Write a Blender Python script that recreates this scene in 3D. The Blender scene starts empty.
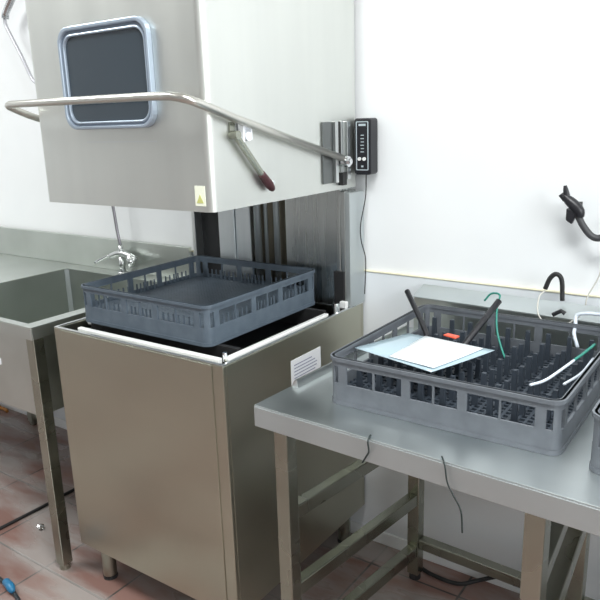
import bpy, bmesh, math, random
from mathutils import Vector, Matrix
random.seed(4)
S = bpy.context.scene
C = S.collection

# ------------------------------------------------------------ camera
cam_d = bpy.data.cameras.new('camera')
cam = bpy.data.objects.new('camera', cam_d); C.objects.link(cam)
yaw, pit, rol, FPX = .6176, -.2564, -.031, 685.25
F = Vector((-math.sin(yaw)*math.cos(pit), math.cos(yaw)*math.cos(pit), math.sin(pit)))
R0 = Vector((math.cos(yaw), math.sin(yaw), 0)); U0 = R0.cross(F)
Rr = math.cos(rol)*R0 + math.sin(rol)*U0; Uu = -math.sin(rol)*R0 + math.cos(rol)*U0
M = Matrix((Rr, Uu, -F)).transposed().to_4x4(); M.translation = Vector((1.7018, -1.8412, 1.4114))
cam.matrix_world = M
cam_d.sensor_fit = 'HORIZONTAL'; cam_d.sensor_width = 36; cam_d.lens = FPX/600*36; cam_d.clip_start = .02
S.camera = cam
# ------------------------------------------------------------ world, lights, exposure
S.view_settings.view_transform = 'Standard'; S.view_settings.look = 'None'
S.view_settings.gamma = 1; S.view_settings.use_curve_mapping = False
S.view_settings.exposure = 0.14
W = bpy.data.worlds.new('world'); S.world = W; W.use_nodes = True
W.node_tree.nodes['Background'].inputs[0].default_value = (.80, .88, 1, 1)
W.node_tree.nodes['Background'].inputs[1].default_value = .55
def area(name, loc, aim, sx, sy, power, col):
    d = bpy.data.lights.new(name, 'AREA'); d.shape = 'RECTANGLE'; d.size = sx; d.size_y = sy; d.energy = power; d.color = col
    o = bpy.data.objects.new(name, d); C.objects.link(o); o.location = loc
    o.rotation_euler = (Vector(aim)-Vector(loc)).to_track_quat('-Z', 'Y').to_euler(); return o
area('ceiling_light_near', (1.7, -1.5, 2.85), (1.7, -1.5, 0), 1.3, .6, 60, (.97, 1, .985))
area('ceiling_light_left', (-1.4, -1.6, 2.85), (-1.4, -1.6, 0), 1.3, .6, 52, (.97, 1, .985))
area('window_light_right', (4.2, -1.9, 1.9), (1.0, -.2, 1.3), 1.6, 1.4, 62, (.95, .99, 1))

# ------------------------------------------------------------ helpers
def lk(o, parent=None):
    C.objects.link(o)
    if parent is not None: o.parent = parent
    return o
def tag(o, label, cat, group=None):
    o['label'] = label; o['category'] = cat
    if group: o['group'] = group
    return o
def empty(name, label, cat, loc=(0, 0, 0), rz=0, group=None):
    o = bpy.data.objects.new(name, None); C.objects.link(o); o.location = loc; o.rotation_euler = (0, 0, rz)
    o.empty_display_size = .05
    return tag(o, label, cat, group)
def obj(name, bm, mat, parent=None, smooth=False, bevel=0, seg=2):
    bmesh.ops.recalc_face_normals(bm, faces=bm.faces)
    me = bpy.data.meshes.new(name); bm.to_mesh(me); bm.free()
    me.materials.append(mat)
    if smooth:
        for p in me.polygons: p.use_smooth = True
    o = bpy.data.objects.new(name, me); lk(o, parent)
    if bevel:
        m = o.modifiers.new('bevel', 'BEVEL'); m.width = bevel; m.segments = seg; m.limit_method = 'ANGLE'; m.angle_limit = .6
    return o
def struct(name, bm, mat, parent=None, **k):
    o = obj(name, bm, mat, parent, **k)
    if parent is None: o['kind'] = 'structure'
    return o
def bx(bm, x0, x1, y0, y1, z0, z1):
    v = [bm.verts.new((x, y, z)) for x in (x0, x1) for y in (y0, y1) for z in (z0, z1)]
    for f in ((0, 1, 3, 2), (4, 6, 7, 5), (0, 4, 5, 1), (2, 3, 7, 6), (0, 2, 6, 4), (1, 5, 7, 3)):
        bm.faces.new([v[i] for i in f])
    return bm
def box(*a): return bx(bmesh.new(), *a)
def hexa(bm, pts):      # 8 points ordered like bx
    v = [bm.verts.new(p) for p in pts]
    for f in ((0, 1, 3, 2), (4, 6, 7, 5), (0, 4, 5, 1), (2, 3, 7, 6), (0, 2, 6, 4), (1, 5, 7, 3)):
        bm.faces.new([v[i] for i in f])
def smooth_path(pts, n=6):
    P = [Vector(p) for p in pts]
    if len(P) < 3: return P
    Q = [P[0]*2-P[1]] + P + [P[-1]*2-P[-2]]; out = []
    for i in range(1, len(Q)-2):
        a, b, c, d = Q[i-1:i+3]
        for k in range(n):
            t = k/n
            out.append(.5*((2*b)+(c-a)*t+(2*a-5*b+4*c-d)*t*t+(3*b-a-3*c+d)*t**3))
    out.append(P[-1]); return out
def tube(bm, pts, r, n=10, rs=None, cap=True):
    P = [Vector(p) for p in pts]; rings = []; up = None
    for i, p in enumerate(P):
        t = (P[min(i+1, len(P)-1)]-P[max(i-1, 0)]).normalized()
        if up is None:
            up = t.orthogonal().normalized()
        else:
            up = (up - t*up.dot(t)).normalized()
        s = t.cross(up); rr = rs[i] if rs else r
        rings.append([bm.verts.new(p+rr*(math.cos(2*math.pi*k/n)*up+math.sin(2*math.pi*k/n)*s)) for k in range(n)])
    for a, b in zip(rings, rings[1:]):
        for k in range(n): bm.faces.new((a[k], a[(k+1) % n], b[(k+1) % n], b[k]))
    if cap:
        bm.faces.new(rings[0][::-1]); bm.faces.new(rings[-1])
    return bm
def cyl(p0, p1, r, n=20, bm=None):
    return tube(bm or bmesh.new(), [p0, p1], r, n)
def rrect(x0, x1, z0, z1, r, n=6):
    out = []
    for cx, cz, a in ((x1-r, z1-r, 0), (x0+r, z1-r, 90), (x0+r, z0+r, 180), (x1-r, z0+r, 270)):
        for k in range(n+1):
            t = math.radians(a+90*k/n); out.append((cx+r*math.cos(t), cz+r*math.sin(t)))
    return out
def plate_y(pts, y0, y1, bm=None):      # outline in x,z extruded in y
    bm = bm or bmesh.new()
    a = [bm.verts.new((x, y0, z)) for x, z in pts]; b = [bm.verts.new((x, y1, z)) for x, z in pts]; n = len(pts)
    bm.faces.new(a); bm.faces.new(b[::-1])
    for k in range(n): bm.faces.new((a[k], b[k], b[(k+1) % n], a[(k+1) % n]))
    return bm
def plate_x(pts, x0, x1, bm=None):      # outline in y,z extruded in x
    bm = bm or bmesh.new()
    a = [bm.verts.new((x0, y, z)) for y, z in pts]; b = [bm.verts.new((x1, y, z)) for y, z in pts]; n = len(pts)
    bm.faces.new(a); bm.faces.new(b[::-1])
    for k in range(n): bm.faces.new((a[k], b[k], b[(k+1) % n], a[(k+1) % n]))
    return bm
def ring_y(outer, inner, y0, y1, bm=None):
    bm = bm or bmesh.new(); n = len(outer)
    L = [[bm.verts.new((x, y, z)) for x, z in o] for o, y in ((outer, y0), (outer, y1), (inner, y1), (inner, y0))]
    for i in range(4):
        a, b = L[i], L[(i+1) % 4]
        for k in range(n): bm.faces.new((a[k], a[(k+1) % n], b[(k+1) % n], b[k]))
    return bm

# ------------------------------------------------------------ materials
def mat(name, col, rough=.5, metal=0, spec=.5, **k):
    m = bpy.data.materials.new(name); m.use_nodes = True
    b = m.node_tree.nodes['Principled BSDF']
    b.inputs['Base Color'].default_value = (*col, 1); b.inputs['Roughness'].default_value = rough
    b.inputs['Metallic'].default_value = metal; b.inputs['Specular IOR Level'].default_value = spec
    for q, v in k.items(): b.inputs[q.replace('_', ' ')].default_value = v
    return m
def nodes(m): return m.node_tree.nodes, m.node_tree.links, m.node_tree.nodes['Principled BSDF']
def vary(m, scale, c0, c1, stretch=(1, 1, 1), r0=None, r1=None, bump=0, detail=4, p0=.35, p1=.65):
    N, L, b = nodes(m)
    tc = N.new('ShaderNodeTexCoord'); mp = N.new('ShaderNodeMapping'); mp.inputs['Scale'].default_value = stretch
    nz = N.new('ShaderNodeTexNoise'); nz.inputs['Scale'].default_value = scale; nz.inputs['Detail'].default_value = detail
    cr = N.new('ShaderNodeValToRGB'); cr.color_ramp.elements[0].position = p0; cr.color_ramp.elements[1].position = p1
    cr.color_ramp.elements[0].color = (*c0, 1); cr.color_ramp.elements[1].color = (*c1, 1)
    L.new(tc.outputs['Object'], mp.inputs[0]); L.new(mp.outputs[0], nz.inputs[0]); L.new(nz.outputs[0], cr.inputs[0])
    L.new(cr.outputs[0], b.inputs['Base Color'])
    if r0 is not None:
        mr = N.new('ShaderNodeMapRange'); mr.inputs[3].default_value = r0; mr.inputs[4].default_value = r1
        mr.inputs[1].default_value = .15; mr.inputs[2].default_value = .85
        L.new(nz.outputs[0], mr.inputs[0]); L.new(mr.outputs[0], b.inputs['Roughness'])
    if bump:
        bp = N.new('ShaderNodeBump'); bp.inputs['Strength'].default_value = bump; bp.inputs['Distance'].default_value = .002
        L.new(nz.outputs[0], bp.inputs['Height']); L.new(bp.outputs[0], b.inputs['Normal'])
    return m
def steel(name, c0, c1, r0, r1, stretch=(3, 3, 60), bump=.03):
    return vary(mat(name, c0, r0, 1), 3.0, c0, c1, stretch, r0, r1, bump, 2, .15, .85)
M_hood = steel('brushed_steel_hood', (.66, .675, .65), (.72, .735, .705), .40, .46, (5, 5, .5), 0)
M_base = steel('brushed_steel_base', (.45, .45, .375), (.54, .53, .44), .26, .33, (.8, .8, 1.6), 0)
M_top = steel('worktop_steel', (.54, .59, .60), (.70, .745, .755), .28, .50, (2, 2, 2), .03)
M_apron = steel('satin_edge_steel', (.52, .56, .57), (.58, .62, .63), .52, .60, (2, 2, 2), 0)
M_edge = steel('polished_steel_edge', (.62, .64, .64), (.70, .72, .72), .25, .35, (2, 2, 2), .02)
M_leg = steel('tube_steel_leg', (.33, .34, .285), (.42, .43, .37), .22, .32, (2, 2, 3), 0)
M_sink = steel('sink_steel', (.50, .53, .50), (.62, .65, .62), .30, .42, (2, 2, 2), .04)
M_col = steel('column_steel', (.44, .46, .45), (.56, .58, .57), .20, .36, (14, 14, .8), .04)
M_colb = steel('pale_column_steel', (.66, .71, .73), (.76, .80, .82), .40, .50, (14, 14, .8), 0)
M_chrome = mat('chrome', (.8, .82, .84), .12, 1)
M_tube = mat('satin_tube', (.62, .61, .57), .3, 1)
M_railw = mat('white_rack_rail', (.86, .87, .86), .28, .1)
M_dark = mat('painted_gap_shade', (.012, .013, .015), .6)  # near-black colour stands in for shade in the tank and column slot
M_black = mat('black_plastic', (.012, .012, .016), .38)
M_rubber = mat('black_rubber', (.015, .015, .016), .6)
M_rack = vary(mat('blue_grey_plastic', (.13, .16, .19), .5), 30, (.112, .124, .142), (.134, .148, .168), bump=.02)
M_rack1 = vary(mat('slate_grey_plastic', (.08, .10, .13), .5), 30, (.078, .104, .134), (.098, .126, .158), bump=.02)
M_peg = mat('shaded_peg_plastic', (.035, .045, .060), .5)  # pegs and rack floor painted darker to carry the shade inside the rack
M_frame = mat('window_gasket_aluminium', (.40, .47, .56), .32, .45)
M_ridge = mat('window_gasket_ridge', (.18, .22, .28), .4, .2)
M_glass = mat('dark_window_glass', (.040, .055, .070), .10, 0, .6)
M_paper = mat('white_paper', (.78, .82, .85), .6)
M_film = mat('clear_plastic_film', (.50, .64, .72), .2, 0, .5, Alpha=.72)
M_green = mat('green_wire', (.02, .22, .17), .4)
M_white = mat('white_plastic_tube', (.62, .68, .76), .35)
M_wwire = mat('beige_wire', (.55, .54, .50), .5)
M_dwire = mat('dark_wire', (.015, .025, .025), .5)
M_red = mat('dark_red_grip', (.055, .014, .018), .5)
M_orange = mat('red_plastic', (.75, .10, .05), .4)
M_blue = mat('blue_plastic', (.02, .16, .32), .4)
M_yellow = mat('pale_yellow_sealant', (.80, .76, .58), .6)
M_stick = mat('sticker_cream', (.84, .86, .72), .5)
M_stick2 = mat('sticker_yellow', (.55, .56, .20), .5)
M_lab = mat('label_white', (.84, .86, .90), .5)
M_ink = mat('label_ink', (.28, .30, .42), .5)
M_panelink = mat('panel_print', (.45, .52, .56), .5)
M_foil = mat('foil', (.9, .9, .9), .15, 1)

M_wall = vary(mat('painted_wall', (.80, .82, .84), .55), 1.2, (.80, .82, .84), (.86, .87, .88), bump=.01)
M_wlow = vary(mat('lower_wall_panel', (.66, .70, .74), .35), 1.6, (.72, .76, .80), (.80, .83, .86), bump=.01)
M_base_b = mat('baseboard_white', (.82, .84, .85), .3)
M_ceil = mat('ceiling_paint', (.78, .78, .76), .8)
M_far = mat('far_wall_paint', (.60, .61, .62), .7)

# tiled floor: reddish quarry tiles with grey worn film
M_floor = mat('quarry_tile', (.3, .15, .1), .35)
N, L, b = nodes(M_floor)
tc = N.new('ShaderNodeTexCoord'); mp = N.new('ShaderNodeMapping'); mp.inputs['Location'].default_value = (.16, .13, 0)
br = N.new('ShaderNodeTexBrick'); br.offset = 0; br.inputs['Scale'].default_value = 1
br.inputs['Brick Width'].default_value = .30; br.inputs['Row Height'].default_value = .30
br.inputs['Mortar Size'].default_value = .004; br.inputs['Mortar Smooth'].default_value = .3
br.inputs['Color1'].default_value = (.28, .165, .14, 1); br.inputs['Color2'].default_value = (.20, .11, .092, 1)
br.inputs['Mortar'].default_value = (.06, .055, .05, 1)
nz = N.new('ShaderNodeTexNoise'); nz.inputs['Scale'].default_value = 5; nz.inputs['Detail'].default_value = 5
cr = N.new('ShaderNodeValToRGB'); cr.color_ramp.elements[0].position = .40; cr.color_ramp.elements[1].position = .58
mx = N.new('ShaderNodeMix'); mx.data_type = 'RGBA'; mx.inputs[7].default_value = (.36, .335, .32, 1)
mp2 = N.new('ShaderNodeMapping'); mp2.inputs['Scale'].default_value = (.45, 1.5, 1); mp2.inputs['Rotation'].default_value = (0, 0, .35)
L.new(tc.outputs['Object'], mp2.inputs[0])
L.new(tc.outputs['Object'], mp.inputs[0]); L.new(mp.outputs[0], br.inputs[0]); L.new(mp2.outputs[0], nz.inputs[0])
L.new(nz.outputs[0], cr.inputs[0])
ml = N.new('ShaderNodeMath'); ml.operation = 'MULTIPLY'; ml.inputs[1].default_value = .8
L.new(cr.outputs[0], ml.inputs[0]); L.new(ml.outputs[0], mx.inputs[0]); L.new(br.outputs[0], mx.inputs[6]); L.new(mx.outputs[2], b.inputs['Base Color'])
mr = N.new('ShaderNodeMapRange'); mr.inputs[3].default_value = .45; mr.inputs[4].default_value = .2
L.new(cr.outputs[0], mr.inputs[0]); L.new(mr.outputs[0], b.inputs['Roughness'])
bp = N.new('ShaderNodeBump'); bp.inputs['Strength'].default_value = .5; bp.inputs['Distance'].default_value = .003; bp.invert = True
L.new(br.outputs['Fac'], bp.inputs['Height']); L.new(bp.outputs[0], b.inputs['Normal'])

# ------------------------------------------------------------ room
XL, XR, YN, ZC = -3.2, 4.6, -4.6, 2.9
struct('floor', box(XL, XR, YN, .1, -.06, 0), M_floor)
struct('wall_back', box(XL, XR, .0, .1, .0, ZC), M_wall)
struct('wall_left', box(XL-.1, XL, YN, .1, 0, ZC), M_wall)
struct('wall_front', box(XL, XR, YN-.1, YN, 0, ZC), M_far)
struct('ceiling', box(XL, XR, YN, .1, ZC, ZC+.05), M_ceil)
struct('wall_right', box(XR, XR+.1, YN, .1, 0, ZC), M_far)
struct('trim_1', box(XL, XR, -.008, .0, .0, .946), M_wlow)                 # panelled lower wall
t = bmesh.new(); bx(t, XL, XR, -.011, 0, .9465, .952)
struct('trim_2', t, M_yellow, bevel=.002)                                   # sealant bead on its top edge
struct('baseboard_back', box(XL, XR, -.018, -.0085, 0, .045), M_base_b, bevel=.002)
WY = -.008                                                                  # face of the lower wall panel

# ------------------------------------------------------------ dishwasher
x0, x1, yf, yb, H = 0.0, .6535, -.692, -.019, .8477
dw = empty('hood_dishwasher', 'large stainless steel hood type dishwasher with its hood raised, between sink and work table', 'dishwasher', (.327, -.35, 0))
O = Vector((.327, -.35, 0))
def shift(o):                       # parts are modelled in room coordinates; hang them on the thing's base point
    o.location = -O; return o
bm = bmesh.new(); t = .012; zb = .132
bx(bm, x0, x1, yf, yf+t, zb, H); bx(bm, x0, x1, yb-t, yb, zb, H)
bx(bm, x0, x0+t, yf+t, yb-t, zb, H); bx(bm, x1-t, x1, yf+t, yb-t, zb, H)
bx(bm, x0+t, x1-t, yf+t, yb-t, zb, zb+.01)
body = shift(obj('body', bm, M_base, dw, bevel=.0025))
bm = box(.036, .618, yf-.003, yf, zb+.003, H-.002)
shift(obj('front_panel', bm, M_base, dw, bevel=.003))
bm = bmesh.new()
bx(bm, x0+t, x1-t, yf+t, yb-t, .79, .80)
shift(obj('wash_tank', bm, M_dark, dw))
bm = bmesh.new()                     # flat rim round the opening, raised a hair above the body
for a in ((x0, x1, yf, yf+.009), (x0, x0+.009, yf+.009, yb), (x1-.009, x1, yf+.009, yb), (x0+.009, x1-.009, -.10, yb)):
    bx(bm, *a, H, H+.003)
shift(obj('rim', bm, M_edge, dw, bevel=.001))
bm = box(.085, .624, -.674, -.659, .836, .8555)
shift(obj('front_rack_rail', bm, M_railw, dw, bevel=.003))
bm = box(.624, .639, -.654, -.20, .836, .8555)
shift(obj('side_rack_rail', bm, M_railw, dw, bevel=.003))
bm = box(.035, .053, -.60, -.20, .838, .8595)
shift(obj('side_rack_rail', bm, M_railw, dw, bevel=.003))
bm = bmesh.new()
bx(bm, .053, .620, -.60, -.585, .80, .8590); shift(obj('rack_support', bm, M_rubber, dw))
bm = box(.053, .620, -.20, -.185, .80, .8590); shift(obj('rack_support', bm, M_rubber, dw))
bm = bmesh.new(); cyl((.629, -.655, .846), (.629, -.655, .868), .006, 12, bm)
shift(obj('corner_pin', bm, M_chrome, dw))
bm = cyl((.640, -.16, .845), (.640, -.16, .878), .011, 14); shift(obj('corner_pin', bm, M_chrome, dw, smooth=False))
bm = box(.626, .650, -.120, -.104, .85, .872); shift(obj('corner_block', bm, M_railw, dw, bevel=.003))
for fx, fy in ((.062, -.640), (.600, -.640), (.062, -.07), (.600, -.07)):
    bm = cyl((fx, fy, .012), (fx, fy, zb), .022, 20); lg = shift(obj('leg', bm, M_leg, dw, bevel=.001))
    bm = cyl((fx, fy, .0), (fx, fy, .0115), .023, 20); obj('foot_cap', bm, M_rubber, lg)
# rear column
ZT = 1.70
bm = bmesh.new()
bx(bm, .020, .625, -.070, -.034, H+.003, ZT)                          # back sheet
shift(obj('column', bm, M_col, dw, bevel=.002))
bm = box(.020, .034, -.112, -.0705, H+.003, ZT)
shift(obj('column_flange', bm, M_edge, dw, bevel=.002))
bm = box(.034, .136, -.075, -.0705, H+.003, ZT)
shift(obj('column_slot', bm, M_dark, dw))
bm = box(.136, .205, -.103, -.0705, H+.003, ZT); shift(obj('column_panel', bm, M_colb, dw, bevel=.003))
bm = box(.207, .270, -.097, -.0705, H+.003, ZT); shift(obj('column_panel', bm, M_colb, dw, bevel=.003))
bm = box(.272, .415, -.074, -.0705, H+.003, ZT)
shift(obj('rod_recess', bm, mat('recess_bronze', (.26, .235, .18), .4, .8), dw))
for rx, rr in ((.300, .012), (.335, .006), (.378, .010)):
    bm = cyl((rx, -.094, H+.003), (rx, -.094, ZT), rr, 16)
    shift(obj('guide_rod', bm, M_apron, dw, smooth=True))
bm = box(.417, .622, -.100, -.0705, H+.003, ZT); shift(obj('column_panel', bm, M_col, dw, bevel=.004))
bm = box(.600, .637, -.108, -.1005, H+.003, .962); shift(obj('rubber_flap', bm, M_rubber, dw, bevel=.002))
bm = box(.638, .6545, -.098, -.014, H+.003, 1.20)
shift(obj('column_side', bm, M_apron, dw, bevel=.002))
bm = box(.6225, .638, -.100, -.034, H+.003, 1.205); shift(obj('column_panel', bm, M_col, dw, bevel=.002))
bm = bmesh.new()                      # cable down the side of the column
tube(bm, smooth_path([(.672, -.03, 1.249), (.670, -.032, 1.18), (.660, -.045, 1.10), (.662, -.045, 1.05), (.670, -.035, 1.0), (.668, -.03, .95), (.664, -.03, .88)]), .0017, 6)
shift(obj('cable', bm, M_rubber, dw, smooth=True))

# hood: a shell open at the bottom and at the column
hx0, hx1, hyf, hyb, hz, ht = .010, .635, -.672, -.030, 1.212, 1.82
def hood_outline(o, r=.022, n=8):      # plan outline of the sheet, open at the back, front corners bent
    pts = [(hx0+o, hyb), (hx0+o, hyf+r)]
    pts += [(hx0+r-(r-o)*math.cos(a), hyf+r-(r-o)*math.sin(a)) for a in [math.pi/2*k/n for k in range(1, n+1)]]
    pts += [(hx1-r+(r-o)*math.sin(a), hyf+r-(r-o)*math.cos(a)) for a in [math.pi/2*k/n for k in range(0, n+1)]]
    pts += [(hx1-o, hyb)]
    return pts
bm = bmesh.new(); oo, oi = hood_outline(0), hood_outline(.005)
V = [[bm.verts.new((x, y, z)) for x, y in q] for q, z in ((oo, hz), (oo, ht), (oi, ht-.005), (oi, hz))]
for a, b_ in ((0, 1), (2, 3), (3, 0)):
    for k in range(len(oo)-1): bm.faces.new((V[a][k], V[a][k+1], V[b_][k+1], V[b_][k]))
bm.faces.new(V[1]); bm.faces.new(V[2])
for k in (0, -1): bm.faces.new((V[0][k], V[1][k], V[2][k], V[3][k]))
hood = shift(obj('hood', bm, M_hood, dw, smooth=True))
for p_ in hood.data.polygons: p_.use_smooth = abs(p_.normal.z) < .5
hood.data.set_sharp_from_angle(angle=math.radians(40))
bm = bmesh.new()                      # faint pressed seam under the window
bx(bm, .215, .47, hyf-.0008, hyf, 1.372, 1.3745)
obj('seam', bm, M_edge, hood)
# window
wo = rrect(.158, .482, 1.405, 1.652, .040); wi = rrect(.176, .464, 1.424, 1.628, .030)
w1 = rrect(.166, .474, 1.413, 1.642, .036); w2 = rrect(.171, .469, 1.418, 1.634, .033)
bm = ring_y(wo, w1, hyf-.016, hyf); ring_y(w2, wi, hyf-.012, hyf, bm)
wf = obj('window_frame', bm, M_frame, hood, bevel=.003)
bm = ring_y(w1, w2, hyf-.009, hyf); obj('frame_groove', bm, M_ridge, wf)
bm = plate_y(wi, hyf-.005, hyf-.001); obj('window_glass', bm, M_glass, hood)
bm = box(.583, .614, hyf-.0012, hyf, 1.226, 1.272)
st = obj('sticker', bm, M_stick, hood)
bm = plate_y([(.588, 1.233), (.609, 1.233), (.5985, 1.253)], hyf-.002, hyf-.0012); obj('warning_triangle', bm, M_stick2, st)
st['label'] = 'small cream sticker with a yellow warning triangle'

# handle bar
bm = bmesh.new()
P = smooth_path([(-.010, -.54, 1.415), (-.018, -.648, 1.439), (-.024, -.720, 1.467), (-.018, -.731, 1.474)], 4)[:-1] + \
    [Vector((-.008, -.732, 1.475)), Vector((.20, -.734, 1.474)), Vector((.54, -.738, 1.472))] + \
    smooth_path([(.60, -.745, 1.470), (.64, -.738, 1.462), (.655, -.70, 1.448), (.657, -.60, 1.419)], 5) + [Vector((.658, -.14, 1.303))]
tube(bm, P, .0095, 12)
hb = shift(obj('handle', bm, M_tube, dw, smooth=True))
bm = bmesh.new(); bx(bm, -.018, hx0-.001, -.56, -.53, 1.400, 1.428); obj('mount', bm, M_tube, hb, bevel=.003)
# lever with dark red grip, and its bracket on the side of the hood
bm = bmesh.new(); bx(bm, .636, .640, -.603, -.585, 1.375, 1.412); cyl((.636, -.597, 1.383), (.660, -.597, 1.383), .010, 14, bm)
tube(bm, [(.650, -.597, 1.383), (.650, -.508, 1.289)], .0085, 10)
lv = shift(obj('support_lever', bm, M_leg, dw))
bm = bmesh.new(); tube(bm, smooth_path([(.650, -.508, 1.289), (.650, -.480, 1.262), (.650, -.462, 1.245)], 4), .01, 10, rs=[.0092, .010, .0105, .011, .0115, .011, .010, .009, .006])
g = obj('grip', bm, M_red, lv, smooth=True); g['label'] = 'dark red lever grip'
bm = bmesh.new(); bx(bm, .6356, .640, -.573, -.535, 1.385, 1.418); bx(bm, .6356, .655, -.573, -.568, 1.365, 1.418); bx(bm, .6356, .655, -.545, -.540, 1.37, 1.400)
cyl((.640, -.553, 1.378), (.655, -.553, 1.378), .011, 14, bm)
shift(obj('lever_bracket', bm, M_lab, dw, bevel=.001))
bm = cyl((.6356, -.447, 1.262), (.642, -.447, 1.262), .005, 12); shift(obj('bolt', bm, M_chrome, dw))
# pivot mechanism at the rear of the hood
bm = bmesh.new(); bx(bm, .6356, .641, -.215, -.165, 1.235, 1.405)
pm = shift(obj('pivot_plate', bm, mat('dull_pivot_steel', (.16, .17, .17), .3, .8), dw, bevel=.002))
bm = bmesh.new(); bx(bm, .6356, .650, -.163, -.148, 1.235, 1.405); bx(bm, .6356, .648, -.130, -.118, 1.26, 1.405); bx(bm, .6356, .650, -.100, -.082, 1.24, 1.405)
obj('pivot_rail', bm, M_edge, pm, bevel=.001)
bm = bmesh.new(); bx(bm, .6356, .644, -.147, -.131, 1.28, 1.405); bx(bm, .6356, .652, -.130, -.108, 1.225, 1.262); obj('pivot_slot', bm, M_rubber, pm)
bm = cyl((.645, -.128, 1.293), (.672, -.128, 1.293), .015, 18); cyl((.672, -.128, 1.293), (.679, -.128, 1.293), .009, 6, bm); obj('pivot_bolt', bm, M_chrome, pm)
# control box on the right of the column
bm = bmesh.new(); plate_y(rrect(.646, .702, 1.250, 1.412, .009), -.055, -.012, bm)
cb = shift(obj('control_box', bm, M_black, dw, bevel=.003))
bm = ring_y(rrect(.653, .694, 1.263, 1.403, .003), rrect(.6555, .6915, 1.2655, 1.4005, .002), -.0562, -.055); obj('panel_border', bm, M_panelink, cb)
bm = box(.662, .685, -.0562, -.055, 1.390, 1.396); obj('panel_title', bm, M_panelink, cb)
for k in range(6):
    bm = box(.668+.001*(k % 2), .679, -.0562, -.055, 1.315+k*.0095, 1.3175+k*.0095); obj('scale_mark', bm, M_panelink, cb)
bm = box(.670, .677, -.0562, -.055, 1.272, 1.277); obj('panel_symbol', bm, M_panelink, cb)
for qx in (.665, .681):
    bm = cyl((qx, -.060, 1.296), (qx, -.055, 1.296), .0052, 14); obj('button', bm, M_railw, cb)
# data label on the right hand side of the body
bm = box(x1, x1+.0012, -.418, -.272, .690, .776); dl = shift(obj('data_label', bm, M_lab, dw))
dl['label'] = 'white printed data label'
bm = bmesh.new()
for k in range(7): bx(bm, x1+.0012, x1+.0018, -.405, -.290-random.random()*.03, .701+k*.0095, .7035+k*.0095)
obj('print_lines', bm, M_ink, dl)

# ------------------------------------------------------------ racks
OPEN = [(.010, .026), (.046, .178), (.197, .300), (.319, .451), (.471, .487)]
def rack_walls(bm, L_, h, r=.024, th=.005):
    # perimeter points with side coordinate; u cuts at openings
    cuts = sorted({v for o in OPEN for v in o} | {r, L_-r, 0.0, L_})
    def path(off):
        pts = []
        def P(side, u):
            # rounded square perimeter
            if u < r or u > L_-r:
                if u < r: a = (r-u)/r*math.pi/4; cx = r; sg = -1
                else: a = (u-(L_-r))/r*math.pi/4; cx = L_-r; sg = 1
                x = cx+sg*math.sin(a)*(r+off); y = r-math.cos(a)*(r+off)
            else: x, y = u, -off
            c = L_/2; x -= c; y -= c
            for _ in range(side): x, y = -y, x
            return (x+c, y+c)
        return P
    Po, Pi = path(0), path(-th)
    def seg(side, u0, u1, z0, z1, A=None, B=None):
        A = A or Po; B = B or Pi
        def k(z): return 0
        a0, a1, b0, b1 = A(side, u0), A(side, u1), B(side, u0), B(side, u1)
        hexa(bm, [(*a0, z0), (*a0, z1), (*b0, z0), (*b0, z1), (*a1, z0), (*a1, z1), (*b1, z0), (*b1, z1)])
    zlo, zhi = .049, h-.020
    R1, R2 = path(.004), path(-.007)
    for side in range(4):
        us = cuts[:]
        ex = [r*k/4 for k in range(1, 4)] + [L_-r*k/4 for k in range(1, 4)]
        us = sorted(set(us+ex))
        for u0, u1 in zip(us, us[1:]):
            if u1-u0 < 1e-5: continue
            m = (u0+u1)/2
            op = any(a < m < b_ for a, b_ in OPEN)
            if op: seg(side, u0, u1, .006, zlo); seg(side, u0, u1, zhi, h)
            else: seg(side, u0, u1, .006, h)
            seg(side, u0, u1, h-.008, h, R1, R2)
            seg(side, u0, u1, 0, .010, path(.0015), path(-.008))
        for a, b_ in OPEN[1:4]:
            m = (a+b_)/2
            seg(side, m-.0017, m+.0017, zlo, zhi)
def slats(bm, L_, h):
    for side in range(4):
        for a, b_ in OPEN[1:4]:
            n = 7
            for k in range(n):
                u = a+(b_-a)*(k+.5)/n
                c = L_/2; p = []
                for du, dy in ((-.0016, .010), (-.0016, .014), (.0016, .010), (.0016, .014)):
                    x, y = u+du-c, dy-c
                    for _ in range(side): x, y = -y, x
                    p.append((x+c, y+c))
                hexa(bm, [(*p[0], .03), (*p[0], h-.04), (*p[1], .03), (*p[1], h-.04), (*p[2], .03), (*p[2], h-.04), (*p[3], .03), (*p[3], h-.04)])
def lattice(bm, L_, z0, z1, pitch, w):
    n = int((L_-.02)/pitch); s = (L_-n*pitch)/2
    for k in range(n+1):
        q = s+k*pitch
        bx(bm, q-w/2, q+w/2, .006, L_-.006, z0, z1); bx(bm, .006, L_-.006, q-w/2, q+w/2, z0+.0004, z1-.0004)
RL, RH = .498, .109
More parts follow.
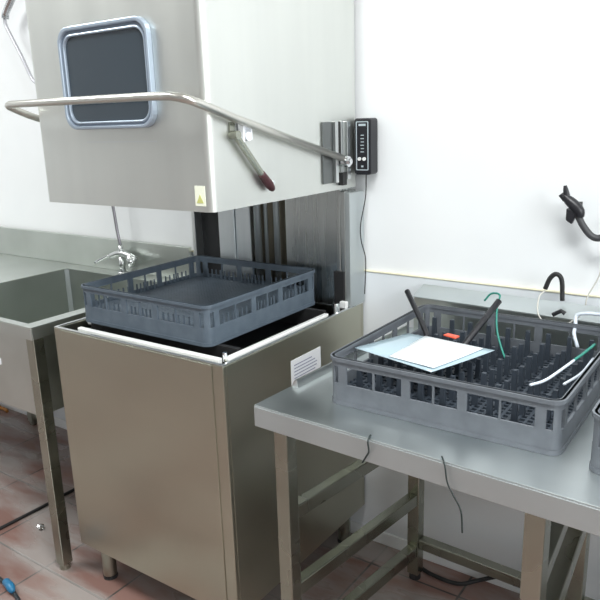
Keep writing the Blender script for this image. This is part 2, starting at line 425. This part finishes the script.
def make_rack(label, loc, rz, m, kind):
    t = empty('dish_rack', label, 'dish rack', loc, rz, 'square grey dishwasher racks')
    bm = bmesh.new(); rack_walls(bm, RL, RH)
    if kind == 'flat': slats(bm, RL, RH)
    obj('rack_wall', bm, m, t)
    bm = bmesh.new()
    if kind == 'flat':
        lattice(bm, RL, .030, .038, .012, .0085)
    else: lattice(bm, RL, .014, .024, .0165, .006)
    obj('rack_floor', bm, m if kind == 'flat' else M_peg, t)
    if kind == 'peg':
        n = 9
        for i in range(n):
            for j in range(n):
                bm = bmesh.new(); cx = .05+i*(RL-.10)/(n-1); cy = .05+j*(RL-.10)/(n-1); w = .0046
                hh = .078 if (i+j) % 2 else .070
                if j == n-1: hh = .090
                bb = w*1.25
                hexa(bm, [(cx-bb, cy-bb, .024), (cx-w, cy-w, hh), (cx-bb, cy+bb, .024), (cx-w, cy+w, hh), (cx+bb, cy-bb, .024), (cx+w, cy-w, hh), (cx+bb, cy+bb, .024), (cx+w, cy+w, hh)])
                obj('peg', bm, M_peg, t)
    return t
make_rack('empty slate grey rack standing on the raised-hood dishwasher', (.0562, -.630, .8597), .0, M_rack1, 'flat')
TZ = .8006
TA = -.0478
rack2 = make_rack('peg rack with papers and wires lying in it, on the steel work table', (.925, -.648, TZ+.0005), -.002, M_rack, 'peg')
make_rack('grey rack cut off by the right edge of the photo, only its left corner showing', (1.478, -.675, TZ+.0005), -.004, M_rack, 'peg3')

# ------------------------------------------------------------ work table
wt = empty('work_table', 'stainless steel work table carrying the peg rack, with open tube frame legs', 'table', (.789, -.746, 0), TA)
LX, LY = 1.60, .70            # local size (y towards the wall)
bm = bmesh.new()
bx(bm, 0, LX, 0, LY, TZ-.004, TZ)
bx(bm, 0, .004, .004, LY, TZ-.051, TZ-.004); bx(bm, LX-.004, LX, .004, LY, TZ-.051, TZ-.004)
obj('tabletop', bm, M_top, wt, bevel=.0015)
bm = box(0, LX, -.001, .004, TZ-.051, TZ-.0042); obj('front_apron', bm, M_apron, wt, bevel=.001)
bm = bmesh.new()              # splashback
bx(bm, .035, LX, LY-.030, LY-.026, TZ+.0005, TZ+.103); bx(bm, .035, .039, LY-.026, LY, TZ+.0005, TZ+.103)
obj('splashback', bm, M_sink, wt, bevel=.001)
bm = bmesh.new(); hexa(bm, [(.034, LY-.033, TZ+.104), (.034, LY-.033, TZ+.107), (.034, LY+.030, TZ+.128), (.034, LY+.030, TZ+.131),
      (LX, LY-.033, TZ+.104), (LX, LY-.033, TZ+.107), (LX, LY+.030, TZ+.128), (LX, LY+.030, TZ+.131)])
obj('splashback_cap', bm, M_top, wt, bevel=.001)
bm = bmesh.new(); hexa(bm, [(.004, .13, TZ+.0004), (.012, .13, TZ+.018), (.004, LY-.04, TZ+.0004), (.012, LY-.04, TZ+.018), (.024, .13, TZ+.0004), (.020, .13, TZ+.020), (.024, LY-.04, TZ+.0004), (.020, LY-.04, TZ+.020)])
obj('side_lip', bm, M_edge, wt, bevel=.001)
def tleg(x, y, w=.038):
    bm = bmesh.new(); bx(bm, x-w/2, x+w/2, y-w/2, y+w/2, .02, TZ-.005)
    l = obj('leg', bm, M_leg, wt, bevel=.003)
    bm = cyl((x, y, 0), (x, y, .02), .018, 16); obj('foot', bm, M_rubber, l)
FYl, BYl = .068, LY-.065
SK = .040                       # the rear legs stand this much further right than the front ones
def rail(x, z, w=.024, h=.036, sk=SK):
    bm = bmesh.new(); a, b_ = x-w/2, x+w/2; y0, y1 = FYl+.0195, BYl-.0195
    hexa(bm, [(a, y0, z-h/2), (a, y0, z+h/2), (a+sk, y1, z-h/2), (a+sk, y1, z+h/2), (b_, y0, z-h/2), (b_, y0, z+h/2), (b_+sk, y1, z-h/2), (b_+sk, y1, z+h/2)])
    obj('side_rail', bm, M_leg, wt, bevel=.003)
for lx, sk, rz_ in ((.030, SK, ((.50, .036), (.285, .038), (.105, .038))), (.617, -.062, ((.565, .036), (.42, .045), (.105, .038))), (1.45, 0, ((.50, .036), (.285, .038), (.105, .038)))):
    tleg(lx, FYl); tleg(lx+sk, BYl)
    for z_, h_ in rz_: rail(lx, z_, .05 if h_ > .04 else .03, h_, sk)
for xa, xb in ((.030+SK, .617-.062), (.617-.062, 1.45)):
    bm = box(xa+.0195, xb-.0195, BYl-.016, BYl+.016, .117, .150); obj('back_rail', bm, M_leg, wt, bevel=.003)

# ------------------------------------------------------------ sink unit
SZ = .84
sk = empty('sink_unit', 'stainless steel sink table with a deep basin left of the dishwasher', 'sink', (-.9, -.36, 0))
def sshift(o): o.location = (.9, .36, 0); return o
sx1, sy0, sy1 = -.080, -.716, -.014
bx0, bx1, by0, by1, bd = -.732, -.128, -.690, -.100, .30
bm = bmesh.new(); th = .003
bx(bm, -2.2, bx0, sy0, sy1, SZ-th, SZ); bx(bm, bx1, sx1, sy0, sy1, SZ-th, SZ)
bx(bm, bx0, bx1, sy0, by0, SZ-th, SZ); bx(bm, bx0, bx1, by1, sy1, SZ-th, SZ)
bx(bm, -2.2, sx1, sy0, sy0+.003, SZ-.040, SZ-th); bx(bm, sx1-.003, sx1, sy0+.003, sy1, SZ-.040, SZ-th)
sshift(obj('drainboard', bm, M_sink, sk, bevel=.001))
bm = bmesh.new(); bx(bm, -2.2, -.085, -.032, -.013, SZ+.0003, .968)
sshift(obj('splashback', bm, M_sink, sk, bevel=.002))
bm = bmesh.new()
zb_ = SZ-bd
bx(bm, bx0-.003, bx0, by0, by1, zb_, SZ-.0035); bx(bm, bx1, bx1+.003, by0, by1, zb_, SZ-.0035)
bx(bm, bx0-.003, bx1+.003, by0-.003, by0, zb_, SZ-.0035); bx(bm, bx0-.003, bx1+.003, by1, by1+.003, zb_, SZ-.0035)
bx(bm, bx0-.003, bx1+.003, by0-.003, by1+.003, zb_-.003, zb_)
bs = sshift(obj('basin', bm, M_sink, sk))
bm = bmesh.new(); hexa(bm, [(bx0, by1-.014, zb_), (bx0, by1-.014, SZ-.004), (bx0+.0005, by1, zb_), (bx0+.0005, by1, SZ-.004), (bx0+.001, by1-.014, zb_), (bx0+.001, by1-.014, SZ-.004), (bx0+.014, by1-.0005, zb_), (bx0+.014, by1-.0005, SZ-.004)])
obj('corner_bend', bm, M_apron, bs)
bm = cyl((-.42, -.40, zb_+.0004), (-.42, -.40, zb_+.004), .045, 24); obj('drain', bm, M_chrome, bs)
bm = cyl((-.42, -.40, zb_-.12), (-.42, -.40, zb_-.003), .022, 16); obj('waste_pipe', bm, M_lab, bs)
bm = plate_y(rrect(-.335, -.305, .675, .699, .006), by0-.0042, by0-.003); s_ = sshift(obj('sticker', bm, M_lab, sk))
for lx, ly in ((-.103, -.692), (-.103, -.06), (-1.2, -.692), (-1.2, -.06)):
    bm = box(lx-.019, lx+.019, ly-.019, ly+.019, .02, SZ-.0035)
    l = sshift(obj('leg', bm, M_leg, sk, bevel=.003))
    bm = cyl((lx, ly, 0), (lx, ly, .0195), .018, 16); obj('foot', bm, M_leg, l)

# ------------------------------------------------------------ pre-rinse tap
pr = empty('pre_rinse_faucet', 'chrome pre-rinse tap with a thin riser behind the steel sink', 'faucet', (-.40, -.066, SZ))
def fs(o): o.location = (.40, .066, -SZ); return o
bm = bmesh.new(); cyl((-.42, -.066, SZ+.0005), (-.42, -.066, SZ+.010), .020, 18, bm); cyl((-.42, -.066, SZ+.01), (-.42, -.066, SZ+.07), .012, 16, bm)
tube(bm, smooth_path([(-.475, -.072, .908), (-.45, -.070, .918), (-.42, -.066, .924), (-.38, -.064, .918), (-.345, -.062, .905)], 5), .012, 12)
cyl((-.42, -.066, .915), (-.42, -.066, .955), .009, 14, bm); cyl((-.365, -.068, .875), (-.365, -.068, .920), .015, 14, bm)
fs(obj('tap_body', bm, M_edge, pr, smooth=True))
bm = bmesh.new(); tube(bm, smooth_path([(-.475, -.072, .910), (-.50, -.080, .905), (-.545, -.100, .880)], 4), .0055, 10); fs(obj('tap_handle', bm, M_chrome, pr, smooth=True))
bm = bmesh.new(); tube(bm, smooth_path([(-.345, -.062, .905), (-.335, -.08, .905), (-.325, -.10, .90)], 4), .008, 10); fs(obj('tap_handle', bm, M_chrome, pr, smooth=True))
bm = bmesh.new()
tube(bm, smooth_path([(-.42, -.066, .955), (-.431, -.066, 1.016), (-.441, -.066, 1.106), (-.47, -.066, 1.30), (-.51, -.066, 1.45), (-.62, -.066, 1.57), (-.80, -.066, 1.585)], 6), .0062, 10)
fs(obj('riser_pipe', bm, mat('dull_pipe', (.34, .33, .36), .3, .9), pr, smooth=True))
bm = bmesh.new()
tube(bm, smooth_path([(-.80, -.066, 1.585), (-.855, -.066, 1.602), (-.91, -.066, 1.694), (-.961, -.066, 1.772), (-.995, -.066, 1.830), (-.985, -.066, 1.87), (-.965, -.066, 1.885)], 6), .007, 10)
fs(obj('hose', bm, mat('hose_grey', (.50, .50, .54), .4, .5), pr, smooth=True))
bm = bmesh.new(); hp = smooth_path([(-.990, -.066, 1.850), (-.981, -.066, 1.870), (-.930, -.066, 1.915), (-.868, -.066, 1.955), (-.80, -.066, 2.02)], 6); tube(bm, hp, .010, 10)
for i in range(len(hp)-1):
    for k in range(4):
        p = hp[i].lerp(hp[i+1], k/4); d = (hp[i+1]-hp[i]).normalized()
        tube(bm, [p-d*.0012, p+d*.0012], .0145, 10)
fs(obj('spring', bm, M_chrome, pr))

# ------------------------------------------------------------ things in and round the peg rack
def sheet(name, pts, th, m, label, cat, zoff=0):
    bm = bmesh.new(); n = 8
    A, B, C_, D = [Vector(p) for p in pts]
    g = [[None]*(n+1) for _ in range(n+1)]
    for i in range(n+1):
        for j in range(n+1):
            u, v = i/n, j/n
            p = (A*(1-u)+B*u)*(1-v)+(D*(1-u)+C_*u)*v
            p.z += .004*math.sin(math.pi*u)*math.sin(math.pi*v*1.1)
            g[i][j] = bm.verts.new(p)
    for i in range(n):
        for j in range(n): bm.faces.new((g[i][j], g[i+1][j], g[i+1][j+1], g[i][j+1]))
    o = obj(name, bm, m, smooth=True)
    s = o.modifiers.new('thickness', 'SOLIDIFY'); s.thickness = th
    return tag(o, label, cat)
sheet('plastic_sleeve', [(.936, -.553, .903), (.990, -.385, .900), (1.213, -.405, .900), (1.150, -.605, .9015)], .0010, M_film, 'clear bluish plastic sleeve beneath the white paper on the peg rack', 'plastic sleeve')
sheet('paper_sheet', [(1.035, -.572, .9055), (1.040, -.396, .9040), (1.190, -.415, .9040), (1.148, -.590, .9055)], .0008, M_paper, 'blank white paper sheet on top of the plastic sleeve in the peg rack', 'paper')
def wire(name, pts, r, m, label, cat, n=8, sm=6, rs=None):
    bm = bmesh.new(); tube(bm, smooth_path(pts, sm), r, n)
    return tag(obj(name, bm, m, smooth=True), label, cat)
wire('plastic_rod', [(1.030, -.358, .858), (1.011, -.33, .891), (.918, -.25, .968)], .0070, M_black, 'black rod leaning left out of the peg rack, left of the two', 'rod', sm=2)
wire('plastic_rod', [(1.120, -.395, .868), (1.131, -.37, .893), (1.165, -.25, .972)], .0078, M_black, 'black rod beside the green wire, leaning right out of the peg rack', 'rod', sm=2)
bm = bmesh.new(); hexa(bm, [(1.080, -.385, .9065), (1.080, -.385, .911), (1.085, -.368, .9065), (1.085, -.368, .911), (1.115, -.395, .9065), (1.115, -.395, .911), (1.118, -.375, .9065), (1.118, -.375, .911)])
tag(obj('plastic_clip', bm, M_orange, bevel=.002), 'small red plastic clip at the back edge of the white paper', 'clip')
wire('green_wire', [(1.125, -.24, .965), (1.140, -.235, .984), (1.163, -.24, .984), (1.165, -.262, .960), (1.180, -.300, .915), (1.205, -.330, .875), (1.225, -.350, .855)], .0024, M_green, 'green wire looping over the right black rod down into the pegs', 'wire')
wire('green_wire', [(1.395, -.275, .906), (1.387, -.345, .904), (1.381, -.395, .904)], .0030, M_green, 'short green wire continuing the white tube near the rack\'s right corner', 'wire')
wire('white_tube', [(1.381, -.398, .904), (1.374, -.443, .902), (1.360, -.53, .900), (1.342, -.571, .900)], .0030, M_white, 'white tube lying on the pegs, left of the two in the rack\'s right half', 'tube')
wire('white_tube', [(1.412, -.365, .903), (1.410, -.457, .900), (1.395, -.53, .898)], .0028, M_white, 'white tube along the right wall inside the peg rack', 'tube')
wire('white_cable', [(1.46, -.13, .940), (1.375, -.128, .936), (1.341, -.128, .934), (1.319, -.13, .926), (1.322, -.145, .905), (1.326, -.170, .890), (1.340, -.185, .862)], .0046, M_white, 'thick white cable drooping over the back rim of the peg rack', 'cable')
wire('black_hose', [(1.220, -.055, .966), (1.231, -.055, .996), (1.246, -.055, 1.008), (1.260, -.055, .994), (1.265, -.055, .940)], .0062, M_rubber, 'short black hose arched over the splashback behind the peg rack', 'hose')
wire('beige_wire', [(1.220, -.055, .962), (1.210, -.07, .945), (1.222, -.115, .915), (1.245, -.118, .892), (1.285, -.118, .890), (1.330, -.11, .928)], .0020, M_wwire, 'thin beige wire curling from the arched black hose', 'wire')
bm = bmesh.new(); tube(bm, [(1.258, -.112, .915), (1.278, -.112, .928), (1.288, -.112, .922)], .0055, 8)
tag(obj('black_plug', bm, M_black), 'small black plug end beneath the arched black hose', 'plug')

# black spray gun hanging on the wall
sg = empty('spray_gun', 'black spray gun on a bent hose against the bare white wall', 'spray gun', (1.27, -.06, 1.18))
def gs(o): o.location = (-1.27, .06, -1.18); return o
bm = bmesh.new(); tube(bm, smooth_path([(1.252, -.06, 1.212), (1.264, -.06, 1.200), (1.280, -.06, 1.186), (1.292, -.06, 1.172), (1.294, -.06, 1.158)], 3), .012, 12, rs=[.008, .009, .010, .012, .013, .0135, .014, .014, .0135, .013, .012, .011, .010])
gs(obj('gun_body', bm, M_black, sg, smooth=True))
bm = bmesh.new(); tube(bm, [(1.254, -.06, 1.235), (1.256, -.06, 1.225), (1.262, -.06, 1.200)], .005, 10, rs=[.004, .0065, .009]); cyl((1.246, -.06, 1.214), (1.258, -.06, 1.200), .008, 10, bm)
gs(obj('nozzle', bm, M_black, sg))
bm = bmesh.new(); hexa(bm, [(1.262, -.068, 1.150), (1.262, -.068, 1.180), (1.262, -.052, 1.150), (1.262, -.052, 1.180), (1.277, -.068, 1.140), (1.290, -.068, 1.175), (1.277, -.052, 1.140), (1.290, -.052, 1.175)])
gs(obj('trigger', bm, M_black, sg, bevel=.003))
bm = bmesh.new(); tube(bm, smooth_path([(1.288, -.06, 1.165), (1.303, -.06, 1.138), (1.324, -.06, 1.114), (1.345, -.06, 1.110), (1.37, -.06, 1.128), (1.42, -.06, 1.155), (1.55, -.06, 1.16)], 5), .0085, 10)
gs(obj('gun_hose', bm, mat('grey_rubber', (.05, .05, .055), .5), sg, smooth=True))
bm = bmesh.new(); bx(bm, 1.27, 1.285, -.055, -.0005, 1.178, 1.19); gs(obj('wall_hook', bm, M_rubber, sg))
wire('hanging_wire', [(1.346, -.04, 1.125), (1.352, -.035, 1.07), (1.345, -.035, 1.01), (1.322, -.035, .955), (1.318, -.035, .9285)], .0018, M_wwire, 'thin beige cord hanging down the wall below the spray gun', 'wire')

# wire ties over the front edge of the table
wire('cable_tie', [(1.088, -.750, TZ+.003), (1.090, -.759, TZ+.003), (1.092, -.768, .796), (1.094, -.768, .778), (1.088, -.768, .765), (1.080, -.769, .750)], .0018, M_dwire, 'short dark cable tie bent over the table edge, left of the long wire', 'cable tie')
wire('thin_wire', [(1.243, -.759, TZ+.003), (1.250, -.769, TZ+.003), (1.257, -.776, .794), (1.263, -.778, .765), (1.275, -.777, .742), (1.290, -.777, .715), (1.294, -.777, .672)], .0016, M_dwire, 'thin dark wire hanging below the front edge of the work table', 'wire')

# floor clutter
wire('floor_cable', [(-.50, -1.0, .006), (-.492, -.685, .006), (-.487, -.50, .006), (-.489, -.37, .006), (-.47, -.15, .006), (-.45, -.03, .006)], .006, M_rubber, 'black cable lying straight across the tiles below the sink', 'cable')
wire('green_hose', [(-.36, -.43, .008), (-.28, -.44, .008), (-.22, -.42, .008), (-.05, -.38, .008), (.2, -.33, .008)], .007, mat('dark_green_rubber', (.02, .06, .05), .4), 'dark green hose on the floor running in under the dishwasher', 'hose')
wire('blue_strap', [(-.34, -.84, .007), (-.25, -.85, .007), (-.16, -.86, .007), (-.08, -.88, .007), (.05, -.93, .007)], .0065, mat('strap_black', (.02, .025, .03), .5), 'dark strap on the floor at the lower left corner, under the blue clip', 'strap')
bm = bmesh.new(); tube(bm, smooth_path([(-.19, -.855, .015), (-.155, -.862, .020), (-.12, -.872, .016)], 4), .013, 10, rs=[.008, .012, .013, .012, .013, .014, .013, .011, .007])
tag(obj('blue_clip', bm, M_blue, smooth=True), 'bright blue clip on the dark strap in the lower left corner', 'clip')
bm = bmesh.new(); bmesh.ops.create_icosphere(bm, subdivisions=2, radius=.014)
for v in bm.verts: v.co *= random.uniform(.6, 1.2); v.co.z = v.co.z*.6+.009
o = tag(obj('foil_scrap', bm, M_foil), 'crumpled shiny foil scrap on the tiles beside the black cable', 'foil'); o.location = (-.37, -.60, 0)
wire('floor_cable', [(.80, -.05, .007), (.86, -.06, .007), (.93, -.085, .008), (1.02, -.085, .009), (1.08, -.05, .025), (1.14, -.03, .05), (1.2, -.028, .06)], .0065, M_rubber, 'black cable on the floor behind the back rail of the work table', 'cable')
wire('orange_cable', [(-1.66, -.10, .008), (-1.58, -.06, .012), (-1.50, -.04, .008), (-1.44, -.05, .008)], .008, mat('orange_rubber', (.55, .22, .03), .5), 'orange cable end on the floor at the far left by the wall', 'cable')
